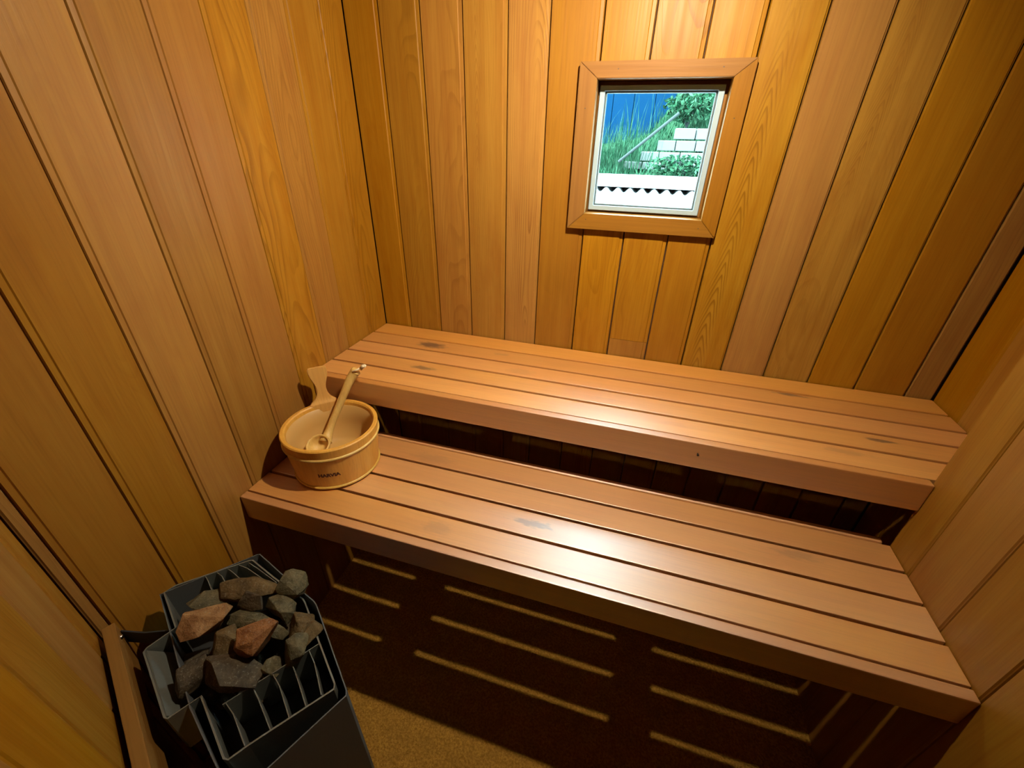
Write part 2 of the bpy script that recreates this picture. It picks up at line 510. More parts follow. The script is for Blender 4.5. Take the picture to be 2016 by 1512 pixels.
wall_right = slab('wall_right', [(W2 + T, W + 0.12, -1.34, YJ - 0.002, ZF, ZC)], BACKING)
tag(wall_right, 'right wall of cedar boards stepping in beside the lower bench')
rse = [YJ, -0.5215, -0.652, -0.782, -0.910, -1.037, -1.164, -1.291, -1.34]
for i in range(len(rse) - 1):
    board(wall_right, -rse[i], -rse[i + 1], ZF, ZC, (W2, 0, 0), (0, -1, 0), (-1, 0, 0), CEDAR, 0.003)
board(wall_right, 0.001, W - W2 - 0.001, ZF, ZC, (W2, YJ - 0.0019, 0), (1, 0, 0), (0, 1, 0), CEDAR, 0.003)

# slanting front wall and an invented dim hall behind the camera, limiting bounced light
FU = Vector((0.8944, -0.4472, 0)); FN = Vector((0.4472, 0.8944, 0)); FO = Vector((0, -1.148, 0))
bm = bmesh.new()
add_box(bm, -0.15, 0.500, -0.12, -T, ZF, ZC)
bmesh.ops.transform(bm, matrix=frame(FO, FU, FN, (0, 0, 1)), verts=bm.verts)
wall_front = link('wall_front', from_bm('wall_front', bm), BACKING)
tag(wall_front, 'slanting wall of cedar boards behind the heater', kind='structure')
fse = [0.0, 0.065] + [0.065 + 0.1275 * k for k in range(1, 4)] + [0.500]
for i in range(len(fse) - 1):
    board(wall_front, fse[i], fse[i + 1], ZF, ZC, FO, FU, FN, CEDAR, 0.005)
wall_added_hall = slab('wall_added_hall', [(-0.12, 2.5, -3.1, -3.0, ZF, ZC), (-0.12, -0.02, -3.0, -1.25, ZF, ZC), (2.4, 2.5, -3.0, -1.34, ZF, ZC), (W + 0.12, 2.4, -1.44, -1.34, ZF, ZC)], ADDED_HALL)
tag(wall_added_hall, 'dim brown hall walls added out of view behind the camera to limit bounced light')

# ------------------------------------------------------------------ window
FX0, FX1, FZ0, FZ1 = 0.7525, 1.0705, 0.4610, 0.7760
GX0, GX1, GZ0, GZ1 = 0.7675, 1.0545, 0.4755, 0.7625
def ring_mesh(name, o, i, y0, y1):
    """rectangular frame: outer o, inner i as (x0, x1, z0, z1), mitred, between y0 and y1"""
    bm = bmesh.new()
    def rect(r, y):
        return [bm.verts.new(p) for p in ((r[0], y, r[2]), (r[1], y, r[2]), (r[1], y, r[3]), (r[0], y, r[3]))]
    a, b, c, d = rect(o, y0), rect(i, y0), rect(i, y1), rect(o, y1)
    for k in range(4):
        j = (k + 1) % 4
        bm.faces.new((a[k], a[j], b[j], b[k])); bm.faces.new((b[k], b[j], c[j], c[k]))
        bm.faces.new((c[k], c[j], d[j], d[k])); bm.faces.new((d[k], d[j], a[j], a[k]))
    bmesh.ops.bevel(bm, geom=bm.edges[:], offset=0.0012, segments=1, affect='EDGES')
    return from_bm(name, bm)
win = link('window_1', ring_mesh('window_1', (FX0, FX1, FZ0, FZ1), (GX0 - 0.001, GX1 + 0.001, GZ0 - 0.001, GZ1 + 0.001), 0.034, 0.085), WHITE)
tag(win, 'small white framed window in wide cedar casing', kind='structure')
link('glazing_bead', ring_mesh('glazing_bead', (GX0 - 0.0005, GX1 + 0.0005, GZ0 - 0.0005, GZ1 + 0.0005), (GX0 + 0.0035, GX1 - 0.0035, GZ0 + 0.0035, GZ1 - 0.0035), 0.043, 0.060), GASKET, win)
link('pane', box_mesh('pane', GX0 + 0.002, GX1 - 0.002, 0.0500, 0.0540, GZ0 + 0.002, GZ1 - 0.002), GLASS, win)
# jamb boards lining the opening
for (x0, x1, z0, z1) in ((OX0 - 0.018, OX0, OZ0, OZ1), (OX1, OX1 + 0.018, OZ0, OZ1), (OX0 - 0.018, OX1 + 0.018, OZ0 - 0.018, OZ0), (OX0 - 0.018, OX1 + 0.018, OZ1, OZ1 + 0.018)):
    link('jamb_board', box_mesh('jamb_board', x0, x1, -0.002, 0.12, z0, z1), TRIM, win)
# flashing strips closing the gap between jamb and white frame
link('stop_strip', ring_mesh('stop_strip', (OX0, OX1, OZ0, OZ1), (FX0 + 0.001, FX1 - 0.001, FZ0 + 0.001, FZ1 - 0.001), 0.046, 0.075), TRIM, win)
# mitred casing
CO = (0.7006, 1.1228, 0.4114, 0.8220)
CI = (0.7485, 1.0785, 0.4565, 0.7855)
def casing(p):
    # p: four (x, z) points of a mitred board, outer edge first
    p = [Vector((q[0], 0, q[1])) for q in p]
    mid_o, mid_i = (p[0] + p[1]) / 2, (p[2] + p[3]) / 2
    za = (p[1] - p[0]).normalized()
    ya = Vector((0, -1, 0))
    xa = ya.cross(za)
    fr = frame(p[0], xa, ya, za)
    inv = fr.inverted()
    bm = bmesh.new()
    lo = [bm.verts.new(inv @ (q + Vector((0, 0.0, 0)))) for q in p]
    hi = [bm.verts.new(inv @ (q + Vector((0, -0.020, 0)))) for q in p]
    bm.faces.new(lo[::-1]); bm.faces.new(hi)
    for k in range(4):
        j = (k + 1) % 4
        bm.faces.new((lo[k], lo[j], hi[j], hi[k]))
    bmesh.ops.bevel(bm, geom=bm.edges[:], offset=0.0012, segments=2, affect='EDGES')
    return link('casing_board', from_bm('casing_board', bm), TRIM, win, fr)
g = 0.0004
casing([(CO[0], CO[2] + g), (CO[0], CO[3] - g), (CI[0], CI[3] - g), (CI[0], CI[2] + g)])
casing([(CO[1], CO[3] - g), (CO[1], CO[2] + g), (CI[1], CI[2] + g), (CI[1], CI[3] - g)])
casing([(CO[1] - g, CO[2]), (CO[0] + g, CO[2]), (CI[0] + g, CI[2]), (CI[1] - g, CI[2])])
casing([(CO[0] + g, CO[3]), (CO[1] - g, CO[3]), (CI[1] - g, CI[3]), (CI[0] + g, CI[3])])
for (x, z) in ((0.724, 0.72), (0.755, 0.440), (1.075, 0.435), (1.10, 0.70), (1.05, 0.805), (0.80, 0.805)):
    bm = bmesh.new()
    lathe_bm(bm, [(0.0013, -0.001), (0.0013, 0.0004)], 8, True)
    link('nail_head', from_bm('nail_head', bm), NAIL, win, frame((x, -0.020, z), (1, 0, 0), (0, 0, 1), (0, -1, 0)))

# ------------------------------------------------------------------ benches
def slat_obj(name, parent, x0, x1, y0, y1, ztop, th, mat, bev=0.002):
    """board lying along x; local z = length, local x = width (towards the back), local y = up"""
    L = x1 - x0
    w = y1 - y0
    me = box_mesh(name, -w / 2, w / 2, -th, 0.0, 0, L, bev, 2)
    # local x -> -y world, local y -> +z world, local z -> +x world
    return link(name, me, mat, parent, frame((x0, (y0 + y1) / 2, ztop), (0, 1, 0), (0, 0, 1), (1, 0, 0)))

def knotted(n, knots):
    return wood('bench_slat_knots_%d' % n, (0.700, 0.320, 0.0560), (0.620, 0.255, 0.0380), (0.570, 0.200, 0.0260), 0.50, spec=1.0, coat=0.9, ring_amt=0.10, tint_var=0.5, bump=0.10, blotch=0.6, knots=knots)

ub = empty('upper_bench', (0, 0, ZF))
tag(ub, 'upper cedar slatted bench against the back wall below the window', 'bench')
def shift(o, root):
    o.matrix_basis = Matrix.Translation(-root.location) @ o.matrix_basis
    return o
u_lines = [-0.004, -0.0915, -0.1765, -0.2570, -0.3395, -0.4215]
uk = {1: [(0.0, 0.262, 0.022, 0.055, 0.85), (0.01, 0.52, 0.012, 0.03, 0.3), (0.028, 1.42, 0.008, 0.045, 0.8)], 2: [(-0.008, 0.62, 0.02, 0.05, 0.2)],
      3: [(-0.004, 0.315, 0.012, 0.045, 0.75), (0.012, 1.585, 0.007, 0.04, 0.85)], 4: [(0.015, 1.48, 0.012, 0.05, 0.25)]}
for i in range(5):
    y1 = u_lines[i] - (0.0 if i == 0 else 0.0048)
    y0 = u_lines[i + 1] + (0.0048 if i < 4 else 0.0025)
    m = knotted(i, uk[i]) if i in uk else SLAT
    shift(slat_obj('slat', ub, 0.003, W - 0.004, y0, y1, 0.0, 0.022, m), ub)
fa = shift(slat_obj('fascia', ub, 0.003, W2 - 0.001, -0.4445, -0.4222, 0.0005, 0.0772, FASCIA_SHADED, 0.003), ub)
tag(fa, 'upper front edge board')
bm = bmesh.new(); lathe_bm(bm, [(0.0016, 0), (0.0016, 0.006), (0.003, 0.0062), (0.003, 0.0075)], 10, True)
nl = link('nail', from_bm('nail', bm), NAIL, fa)
nl.matrix_basis = fa.matrix_basis.inverted() @ Matrix.Translation(-ub.location) @ frame((1.147, -0.4445, -0.030), (1, 0, 0), (0, 0, 1), (0, -1, 0))
for x in (0.05, 0.60, 1.19, 1.70):
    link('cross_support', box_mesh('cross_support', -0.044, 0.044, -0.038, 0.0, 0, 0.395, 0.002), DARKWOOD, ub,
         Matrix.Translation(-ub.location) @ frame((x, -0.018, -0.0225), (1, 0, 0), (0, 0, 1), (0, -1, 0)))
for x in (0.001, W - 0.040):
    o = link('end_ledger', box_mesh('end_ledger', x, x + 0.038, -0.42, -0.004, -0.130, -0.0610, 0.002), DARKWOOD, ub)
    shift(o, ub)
o = shift(link('back_ledger', box_mesh('back_ledger', 0.045, W - 0.045, -0.040, -0.001, -0.130, -0.0610, 0.002), DARKWOOD, ub), ub)

lb = empty('lower_bench', (0, 0, ZF))
tag(lb, 'lower cedar slatted bench in front, holding the bucket', 'bench')
l_lines = [-0.4325, -0.5150, -0.5970, -0.6810, -0.7620]
lk = {0: [(-0.01, 0.42, 0.02, 0.07, 0.2)], 2: [(0.002, 0.775, 0.012, 0.055, 0.6)], 1: [(0.018, 1.40, 0.014, 0.05, 0.3)], 3: [(0.0, 0.55, 0.02, 0.04, 0.25)]}
for i in range(4):
    y1 = l_lines[i] - 0.0040
    y0 = l_lines[i + 1] + (0.0040 if i < 3 else 0.003)
    m = knotted(10 + i, lk[i]) if i in lk else SLAT
    shift(slat_obj('slat', lb, 0.002, W2 - 0.002, y0, y1, ZL, 0.022, m), lb)
fb = shift(slat_obj('fascia', lb, 0.002, W2 - 0.002, -0.7872, -0.7640, ZL + 0.0005, 0.078, FASCIA_SHADED, 0.003), lb)
tag(fb, 'lower front edge board')
shift(slat_obj('rear_rail', lb, 0.003, W2 - 0.014, -0.4320, -0.4130, ZL + 0.001, 0.060, SLAT, 0.006), lb)
for x in (0.540, 1.0635):
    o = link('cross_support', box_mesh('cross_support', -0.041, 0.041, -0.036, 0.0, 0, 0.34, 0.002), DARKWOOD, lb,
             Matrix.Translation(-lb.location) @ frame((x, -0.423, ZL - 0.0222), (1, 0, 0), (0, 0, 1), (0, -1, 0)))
for x0 in (0.001, W2 - 0.022):
    shift(link('end_ledger', box_mesh('end_ledger', x0, x0 + 0.020, -0.763, -0.428, ZL - 0.062, ZL - 0.0225, 0.002), SLAT, lb), lb)

# ------------------------------------------------------------------ ceiling lamp (just above the view)
lamp = empty('ceiling_lamp', (LAMP.x, LAMP.y, ZC))
tag(lamp, 'small warm ceiling lamp turned towards the back left corner', 'lamp')
LN = LAMP_AIM.normalized()
lx_ = LN.cross(Vector((0, 0, 1))).normalized(); ly_ = LN.cross(lx_)
lm = Matrix.Translation(-lamp.location) @ frame(LAMP, lx_, ly_, LN)
bm = bmesh.new(); lathe_bm(bm, [(0.001, -0.052), (0.016, -0.050), (LAMP_R + 0.002, -0.036), (LAMP_R + 0.004, 0.001), (LAMP_R + 0.0008, 0.001), (LAMP_R + 0.0008, -0.004), (0.001, -0.004)], 40)
link('lamp_head', from_bm('lamp_head', bm), WHITE, lamp, lm)
bm = bmesh.new(); lathe_bm(bm, [(0.001, -0.0005), (0.040, -0.0005), (0.040, -0.008), (0.010, -0.012), (0.007, -0.040), (0.001, -0.040)], 32)
link('lamp_base', from_bm('lamp_base', bm), WHITE, lamp, Matrix.Translation((LN.x * -0.040, LN.y * -0.040, 0)))
bm = bmesh.new(); bmesh.ops.create_circle(bm, cap_ends=True, segments=40, radius=LAMP_R)
me = bpy.data.meshes.new('lamp_lens'); bm.to_mesh(me); bm.free()
link('lamp_lens', me, emit_mat('warm_lamp_lens', LAMP_COLOR, LAMP_PEAK / (math.pi * LAMP_R ** 2)), lamp, lm)

# ------------------------------------------------------------------ bucket
BC = Vector((0.167, -0.588, ZL + 0.0006))
BH, BR0, BR1 = 0.143, 0.1145, 0.1300
bucket = empty('sauna_bucket', BC)
tag(bucket, 'pale wooden sauna bucket with paddle handle on the lower bench', 'bucket')
def brad(z): return BR0 + (BR1 - BR0) * z / BH
bm = bmesh.new()
lathe_bm(bm, [(0.02, 0.0), (BR0 - 0.002, 0.0), (BR0, 0.002), (brad(BH - 0.003), BH - 0.003), (BR1 - 0.003, BH), (BR1 - 0.0105, BH), (BR1 - 0.0135, BH - 0.004), (BR1 - 0.0150, BH - 0.014), (BR0 - 0.012, 0.012), (0.02, 0.012)], 96)
link('wall', from_bm('wall', bm), PINE, bucket, smooth=False)
bm = bmesh.new()
lathe_bm(bm, [(BR1 - 0.0152, BH - 0.013), (BR1 - 0.0172, BH - 0.014), (BR1 - 0.022, BH - 0.06), (BR0 - 0.020, 0.026), (BR0 - 0.034, 0.016), (0.0005, 0.015)], 96)
o = link('liner', from_bm('liner', bm), LINER, bucket, smooth=True)
tag(o, 'beige plastic liner')
for hz, hh in ((0.108, 0.008), (0.0045, 0.008)):
    bm = bmesh.new()
    r = brad(hz + hh / 2)
    prof = [(r - 0.001, hz), (r + 0.0030, hz + 0.001), (r + 0.0045, hz + hh / 2), (r + 0.0030, hz + hh - 0.001), (r - 0.001, hz + hh)]
    lathe_bm(bm, prof, 96)
    tag(link('hoop', from_bm('hoop', bm), HOOP, bucket, smooth=True), 'pale hoop')
# paddle handle: a stave that rises above the rim
ha = R(134)
rad_dir = Vector((math.cos(ha), math.sin(ha), 0)); tan_dir = Vector((-math.sin(ha), math.cos(ha), 0))
lean = (rad_dir * 0.105 + Vector((0, 0, 1))).normalized()
nrm = tan_dir.cross(lean)
hp = [(-0.03, 0.034), (-0.004, 0.041), (0.003, 0.038), (0.009, 0.030), (0.017, 0.0215), (0.028, 0.0160), (0.042, 0.0138), (0.056, 0.0148), (0.070, 0.0190), (0.083, 0.0235), (0.094, 0.0262), (0.106, 0.0268), (0.1125, 0.0245), (0.1140, 0.0205)]
hp = [(p.x, p.y) for p in spline([(a, b, 0) for a, b in hp], 3)]
outline = [(w_, h) for h, w_ in hp] + [(-w_, h) for h, w_ in reversed(hp)]
bm = bmesh.new()
def hcurve(x, h, t):
    # bend across the width so the stave follows the rim circle near its foot
    k = max(0.0, 1.0 - max(h, 0) / 0.05)
    return Vector((x, h, t - k * (x * x) / (2 * 0.13)))
fr_ = [bm.verts.new(hcurve(x, h, 0.0)) for x, h in outline]
bk_ = [bm.verts.new(hcurve(x, h, -0.011)) for x, h in outline]
n = len(outline)
half = n // 2
for i in range(half - 1):
    j = n - 1 - i
    bm.faces.new((fr_[i], fr_[i + 1], fr_[j - 1], fr_[j]))
    bm.faces.new((bk_[j], bk_[j - 1], bk_[i + 1], bk_[i]))
for i in range(n):
    j = (i + 1) % n
    bm.faces.new((fr_[i], bk_[i], bk_[j], fr_[j]))
bmesh.ops.recalc_face_normals(bm, faces=bm.faces[:])
bmesh.ops.bevel(bm, geom=[e for e in bm.edges if e.calc_face_angle(0) > 0.9], offset=0.0018, segments=2, affect='EDGES')
me = from_bm('handle', bm)
# mesh (x tangent, y up, z outward) -> object frame with local z = length
for v in me.vertices:
    x, h, t = v.co
    v.co = Vector((x, t, h))
me.flip_normals()
hm = frame(rad_dir * (BR1 - 0.0005) + Vector((0, 0, BH)), tan_dir, -nrm if nrm.dot(rad_dir) < 0 else nrm, lean)
link('handle', me, PINE, bucket, hm)
# burnt lettering on the side facing the camera
cu = bpy.data.curves.new('lettering', 'FONT')
cu.body = 'HARVIA'
cu.size = 0.0160
cu.space_character = 1.0
cu.offset = 0.0010
cu.align_x = 'CENTER'; cu.align_y = 'CENTER'
to = bpy.data.objects.new('lettering', cu)
C.objects.link(to)
dg = bpy.context.evaluated_depsgraph_get(); dg.update()
me = bpy.data.meshes.new_from_object(to.evaluated_get(dg))
bpy.data.objects.remove(to)
ta = R(-61.0)
for v in me.vertices:
    z_ = 0.056 + v.co.y
    r_ = brad(z_) + 0.0006
    a_ = ta + v.co.x / r_
    v.co = Vector((r_ * math.cos(a_), r_ * math.sin(a_), z_))
link('lettering', me, BURNT, bucket)

# ------------------------------------------------------------------ ladle
ladle = empty('ladle', (0.128, -0.612, ZL + 0.018))
tag(ladle, 'wooden ladle leaning in the bucket with a cord through its handle', 'ladle')
LB = ladle.location.copy()
def rel(p): return Vector(p) - LB
bowl_c = Vector((0.128, -0.610, -0.128))
bowl_ax = Vector((0.12, -0.42, 0.9)).normalized()
bx = bowl_ax.cross(Vector((0, 1, 0))).normalized(); by = bowl_ax.cross(bx)
bm = bmesh.new()
mt = frame(rel(bowl_c), bx, by, bowl_ax)
ro, th = 0.034, 0.0055
prof = [(0.0005, -0.034)] + [(ro * math.sin(a), -0.034 * math.cos(a)) for a in [R(15 * k) for k in range(1, 7)]] + [(ro - th * 0.5, 0.0025), (ro - th, 0.0)] + \
       [((ro - th) * math.sin(a), -0.028 * math.cos(a)) for a in [R(90 - 15 * k) for k in range(1, 6)]] + [(0.0005, -0.028)]
lathe_bm(bm, prof, 40, mtx=mt)
me_b = from_bm('bowl', bm)
link('bowl', me_b, ASPEN, ladle, smooth=True)
hpts = spline([rel((0.128, -0.580, -0.140)), rel((0.126, -0.560, -0.124)), rel((0.129, -0.540, -0.100)), rel((0.137, -0.513, -0.064)), rel((0.150, -0.485, -0.020)), rel((0.160, -0.466, 0.012)), rel((0.172, -0.453, 0.034)), rel((0.180, -0.449, 0.043))], 5)
nh = len(hpts)
rad = []
for i in range(nh):
    t = i / (nh - 1)
    r = 0.0105 + 0.0050 * max(0, (t - 0.45) / 0.55) + 0.008 * max(0, 1 - t / 0.28) ** 1.6
    if t > 0.93: r *= math.sqrt(max(0.08, 1 - ((t - 0.93) / 0.075) ** 2))
    rad.append(r)
bm = bmesh.new(); tube_bm(bm, hpts, rad, 20)
me_h = from_bm('handle', bm)
link('handle', me_h, ASPEN, ladle, smooth=True)
bm = bmesh.new()
t0 = rel((0.182, -0.452, 0.039))
lp = [t0 + Vector((-0.006, -0.012, 0.006)), t0 + Vector((0.006, -0.011, 0.012)), t0 + Vector((0.013, 0.0, 0.014)), t0 + Vector((0.012, 0.011, 0.010)), t0 + Vector((0.006, 0.012, 0.002))]
tube_bm(bm, spline(lp, 6), 0.0027, 8)
tube_bm(bm, spline([lp[2] + Vector((-0.002, -0.003, 0)), lp[2] + Vector((0.006, 0.0, 0.006)), lp[2] + Vector((0.012, 0.002, 0.007))], 5), 0.0026, 8)
for (dx_, dy_, dz_, r_) in ((0.008, 0.000, 0.005, 0.0066), (0.014, 0.002, 0.009, 0.0058), (0.012, -0.004, 0.011, 0.0048)):
    bmesh.ops.create_icosphere(bm, subdivisions=2, radius=r_, matrix=Matrix.Translation(lp[2] + Vector((dx_, dy_, dz_))))
link('cord', from_bm('cord', bm), CORD, ladle, smooth=True)

# ------------------------------------------------------------------ heater
ZH = -0.230
HB = Vector((0.29, -1.07, ZF))
heater = empty('sauna_heater', HB)
tag(heater, 'grey steel electric sauna heater with fins and stones in the left corner', 'heater')
def wall_loop(name, pts, z0, z1, mat, th=0.0018, closed=True, parent=heater, org=HB, lean_top=0.0):
    bm = bmesh.new()
    n = len(pts)
    P = [Vector((p[0], p[1])) for p in pts]
    N = []
    for i in range(n):
        a = P[i - 1] if (closed or i > 0) else P[i]
        b = P[(i + 1) % n] if (closed or i < n - 1) else P[i]
        t = (b - a).normalized()
        N.append(Vector((-t.y, t.x)))
    rows = []
    for (dz, s_) in ((z0, 1), (z1, 1), (z1, -1), (z0, -1)):
        rows.append([bm.verts.new((P[i].x + N[i].x * th / 2 * s_ - org.x, P[i].y + N[i].y * th / 2 * s_ - org.y, dz - org.z)) for i in range(n)])
    m = n if closed else n - 1
    for k in range(4):
        A, B = rows[k], rows[(k + 1) % 4]
        for i in range(m):
            j = (i + 1) % n
            bm.faces.new((A[i], A[j], B[j], B[i]))
    if not closed:
        bm.faces.new([r[0] for r in rows]); bm.faces.new([r[-1] for r in rows])
    return link(name, from_bm(name, bm), mat, parent)

outer = [(0.045, -1.050), (0.164, -0.906), (0.170, -0.902), (0.265, -0.932), (0.372, -0.963), (0.384, -0.969), (0.475, -1.037), (0.543, -1.088), (0.548, -1.096), (0.497, -1.208), (0.474, -1.258), (0.462, -1.262), (0.300, -1.192), (0.145, -1.105)]
wall_loop('outer_shell', outer, -0.74, ZH, STEEL_PANEL, 0.0022)
inner = [(0.050, -1.044), (0.058, -1.024), (0.160, -0.925), (0.168, -0.921), (0.245, -0.942), (0.348, -0.967), (0.359, -0.973), (0.442, -1.033), (0.517, -1.086), (0.521, -1.094), (0.440, -1.204), (0.424, -1.229), (0.416, -1.230),
         (0.303, -1.173), (0.279, -1.216), (0.272, -1.216), (0.132, -1.148), (0.130, -1.141), (0.146, -1.094)]
wall_loop('inner_frame', inner, ZH - 0.11, ZH + 0.001, STEEL, 0.0030)
# stone basket side plate towards the corner, sloping and pale
bm = bmesh.new()
for p in ((0.1335, -1.1440, ZH), (0.274, -1.2130, ZH), (0.296, -1.186, ZH - 0.055), (0.157, -1.112, ZH - 0.055)):
    bm.verts.new(Vector(p) - HB)
bm.verts.ensure_lookup_table()
f = bm.faces.new(bm.verts[:])
ex = bmesh.ops.extrude_face_region(bm, geom=[f])
bmesh.ops.translate(bm, vec=(-0.001, -0.002, -0.001), verts=[v for v in ex['geom'] if isinstance(v, bmesh.types.BMVert)])
link('side_plate', from_bm('side_plate', bm), STEEL, heater)
near = [((0.353, -1.168), (0.434, -1.207)), ((0.378, -1.134), (0.459, -1.178)), ((0.397, -1.106), (0.476, -1.154)), ((0.415, -1.079), (0.491, -1.131)), ((0.432, -1.051), (0.505, -1.108))]
far = [((0.099, -0.986), (0.150, -1.013)), ((0.114, -0.970), (0.172, -0.993)), ((0.129, -0.955), (0.190, -0.971)), ((0.146, -0.940), (0.230, -0.953)), ((0.162, -0.928), (0.262, -0.950))]
for k, (a, b) in enumerate(near + far):
    a, b = Vector(a), Vector(b)
    t = (b - a); nn = Vector((-t.y, t.x)).normalized()
    wv = 0.003 if k % 2 == 0 else 0.001
    pts = [a, a + t * 0.3 + nn * wv, a + t * 0.6 + nn * wv * 0.6, b]
    wall_loop('fin', pts, ZH - 0.09, ZH - 0.001, STEEL, 0.0016, closed=False)
wall_loop('cross_bar', [(0.350, -1.172), (0.397, -1.102), (0.4425, -1.034)], ZH - 0.09, ZH, STEEL, 0.0018, closed=False)
wall_loop('cross_bar', [(0.150, -1.014), (0.200, -0.985), (0.262, -0.950)], ZH - 0.09, ZH - 0.002, STEEL, 0.0018, closed=False)
# dark tray that carries the stones
bm = bmesh.new()
vs = [bm.verts.new(Vector((p[0], p[1], ZH - 0.100)) - HB) for p in inner]
f = bm.faces.new(vs)
ex = bmesh.ops.extrude_face_region(bm, geom=[f])
bmesh.ops.translate(bm, vec=(0, 0, -0.004), verts=[v for v in ex['geom'] if isinstance(v, bmesh.types.BMVert)])
link('stone_tray', from_bm('stone_tray', bm), STEEL_DARK, heater)
# bottom plate and wall bracket
bm = bmesh.new()
vs = [bm.verts.new(Vector((p[0], p[1], -0.70)) - HB) for p in outer]
f = bm.faces.new(vs)
ex = bmesh.ops.extrude_face_region(bm, geom=[f])
bmesh.ops.translate(bm, vec=(0, 0, -0.004), verts=[v for v in ex['geom'] if isinstance(v, bmesh.types.BMVert)])
link('bottom_plate', from_bm('bottom_plate', bm), STEEL_DARK, heater)
wall_loop('wall_bracket', [(0.146, -1.090), (0.085, -1.116), (0.035, -1.128)], ZH - 0.05, ZH - 0.012, STEEL_DARK, 0.003, closed=False)
bm = bmesh.new(); bmesh.ops.create_uvsphere(bm, u_segments=14, v_segments=8, radius=0.0055)
tag(link('bolt', from_bm('bolt', bm), BRIGHT, heater, Matrix.Translation(Vector((0.052, -1.139, ZH - 0.008)) - HB), smooth=True), 'shiny bolt')

# wooden rail carrying the heater on the slanting wall
rail = link('mounting_rail', box_mesh('mounting_rail', -0.0105, 0.0105, -0.10, 0.0, 0.0, 0.52, 0.002), TRIM, None,
            frame(FO + FU * 0.012 + FN * 0.0215 + Vector((0, 0, -0.222)), -FN, (0, 0, 1), FU))
tag(rail, 'narrow wooden mounting rail on the slanting wall behind the heater', 'rail')

# ------------------------------------------------------------------ stones
def stone_mesh(seed, w, d, h, blunt=0.0):
    rg = random.Random(seed)
    bm = bmesh.new()
    for k in range(15 if blunt < 0.1 else 60):
        v = Vector((rg.gauss(0, 1), rg.gauss(0, 1), rg.gauss(0, 1))).normalized()
        m = max(abs(v.x), abs(v.y), abs(v.z))
        v = v.lerp(v / m, 0.45) * rg.uniform(0.84, 1.02)
        bm.verts.new((v.x * w / 2, v.y * d / 2, v.z * h / 2))
    r_ = bmesh.ops.convex_hull(bm, input=bm.verts[:])
    bmesh.ops.delete(bm, geom=[v for v in bm.verts if not v.link_faces], context='VERTS')
    bmesh.ops.bevel(bm, geom=bm.edges[:], offset=min(w, d, h) * (0.07 + min(blunt, 0.06)), segments=2, affect='EDGES', profile=0.6, clamp_overlap=True)
    bmesh.ops.triangulate(bm, faces=bm.faces[:])
    bmesh.ops.subdivide_edges(bm, edges=[e for e in bm.edges if e.calc_length() > 0.009], cuts=2, use_grid_fill=True)
    bmesh.ops.triangulate(bm, faces=bm.faces[:])
    sd = Vector((seed * 1.7, seed * 0.3, 0))
    for v in bm.verts:
        nrm_ = v.co.normalized()
        v.co += nrm_ * (noise.noise(v.co * 55 + sd) * 0.0022 + noise.noise(v.co * 160 + sd) * 0.0010)
    return from_bm('heater_stone', bm)

# (x, y, z above rim, width, depth, height, turn, tilt x, tilt y, material, blunt, label)
stones = [
    (0.235, -0.992, 0.018, 0.122, 0.050, 0.050, 17, 12, 0, ST_BROWN, 0.03, 'long brown stone at the back edge of the heater stone pile'),
    (0.325, -0.962, 0.032, 0.054, 0.050, 0.050, 10, 0, 0, ST_GREY, 0.16, 'rounded pale grey stone on the far right tip of the pile'),
    (0.272, -1.013, 0.028, 0.064, 0.036, 0.040, 8, 20, -14, ST_DARK, 0.0, 'dark purplish wedge stone in front of the long back stone'),
    (0.332, -1.006, 0.024, 0.066, 0.044, 0.040, -8, 5, 12, ST_GREY, 0.0, 'flat grey green stone below the rounded far right stone'),
    (0.168, -1.036, 0.004, 0.080, 0.050, 0.046, 25, 10, 0, ST_GREY, 0.06, 'grey green stone behind the orange stone at the left'),
    (0.208, -1.074, 0.020, 0.084, 0.060, 0.055, 30, 12, 8, ST_ORANGE, 0.02, 'large pale orange stone on the left of the pile'),
    (0.305, -1.042, 0.010, 0.122, 0.044, 0.044, 8, 6, 4, ST_GREY, 0.0, 'broad olive grey slab across the middle of the pile'),
    (0.272, -1.096, 0.010, 0.052, 0.062, 0.052, 50, 8, 10, ST_BROWN, 0.0, 'tan brown stone between the orange and the rust red stones'),
    (0.340, -1.072, 0.026, 0.068, 0.058, 0.060, 38, 14, 6, ST_RUST, 0.0, 'rust red pointed stone at the centre of the pile'),
    (0.386, -1.014, 0.006, 0.042, 0.066, 0.056, 5, 8, 0, ST_BROWN, 0.02, 'upright brown stone along the right inner edge'),
    (0.420, -1.024, -0.004, 0.030, 0.046, 0.050, 10, 0, 0, ST_BROWN, 0.05, 'small mottled stone squeezed against the right rim'),
    (0.408, -1.062, 0.008, 0.054, 0.052, 0.052, 20, 6, 0, ST_GREY, 0.0, 'square grey green stone beside the rust red stone'),
    (0.384, -1.094, -0.008, 0.030, 0.034, 0.040, 15, 0, 0, ST_GREY, 0.0, 'small grey stone wedged low behind the near cross bar'),
    (0.262, -1.150, 0.000, 0.052, 0.052, 0.060, 60, 0, 20, ST_DARK, 0.08, 'rounded brown stone at the near left of the pile'),
    (0.330, -1.128, 0.012, 0.100, 0.060, 0.062, 0, 14, 0, ST_DARK, 0.0, 'large dark angular stone nearest the camera'),
]
for k, (x, y, z, w_, d_, h_, tn, tx, ty, mt_, bl_, lab) in enumerate(stones):
    o = link('heater_stone', stone_mesh(11 + k * 7, w_ * 1.2, d_ * 1.22, h_ * 1.1, bl_), mt_, None,
             Matrix.Translation((x, y, ZH + z)) @ Matrix.Rotation(R(tn), 4, 'Z') @ Matrix.Rotation(R(tx), 4, 'X') @ Matrix.Rotation(R(ty), 4, 'Y'))
    tag(o, lab, 'stone', 'stones piled on the sauna heater')
rg = random.Random(5)
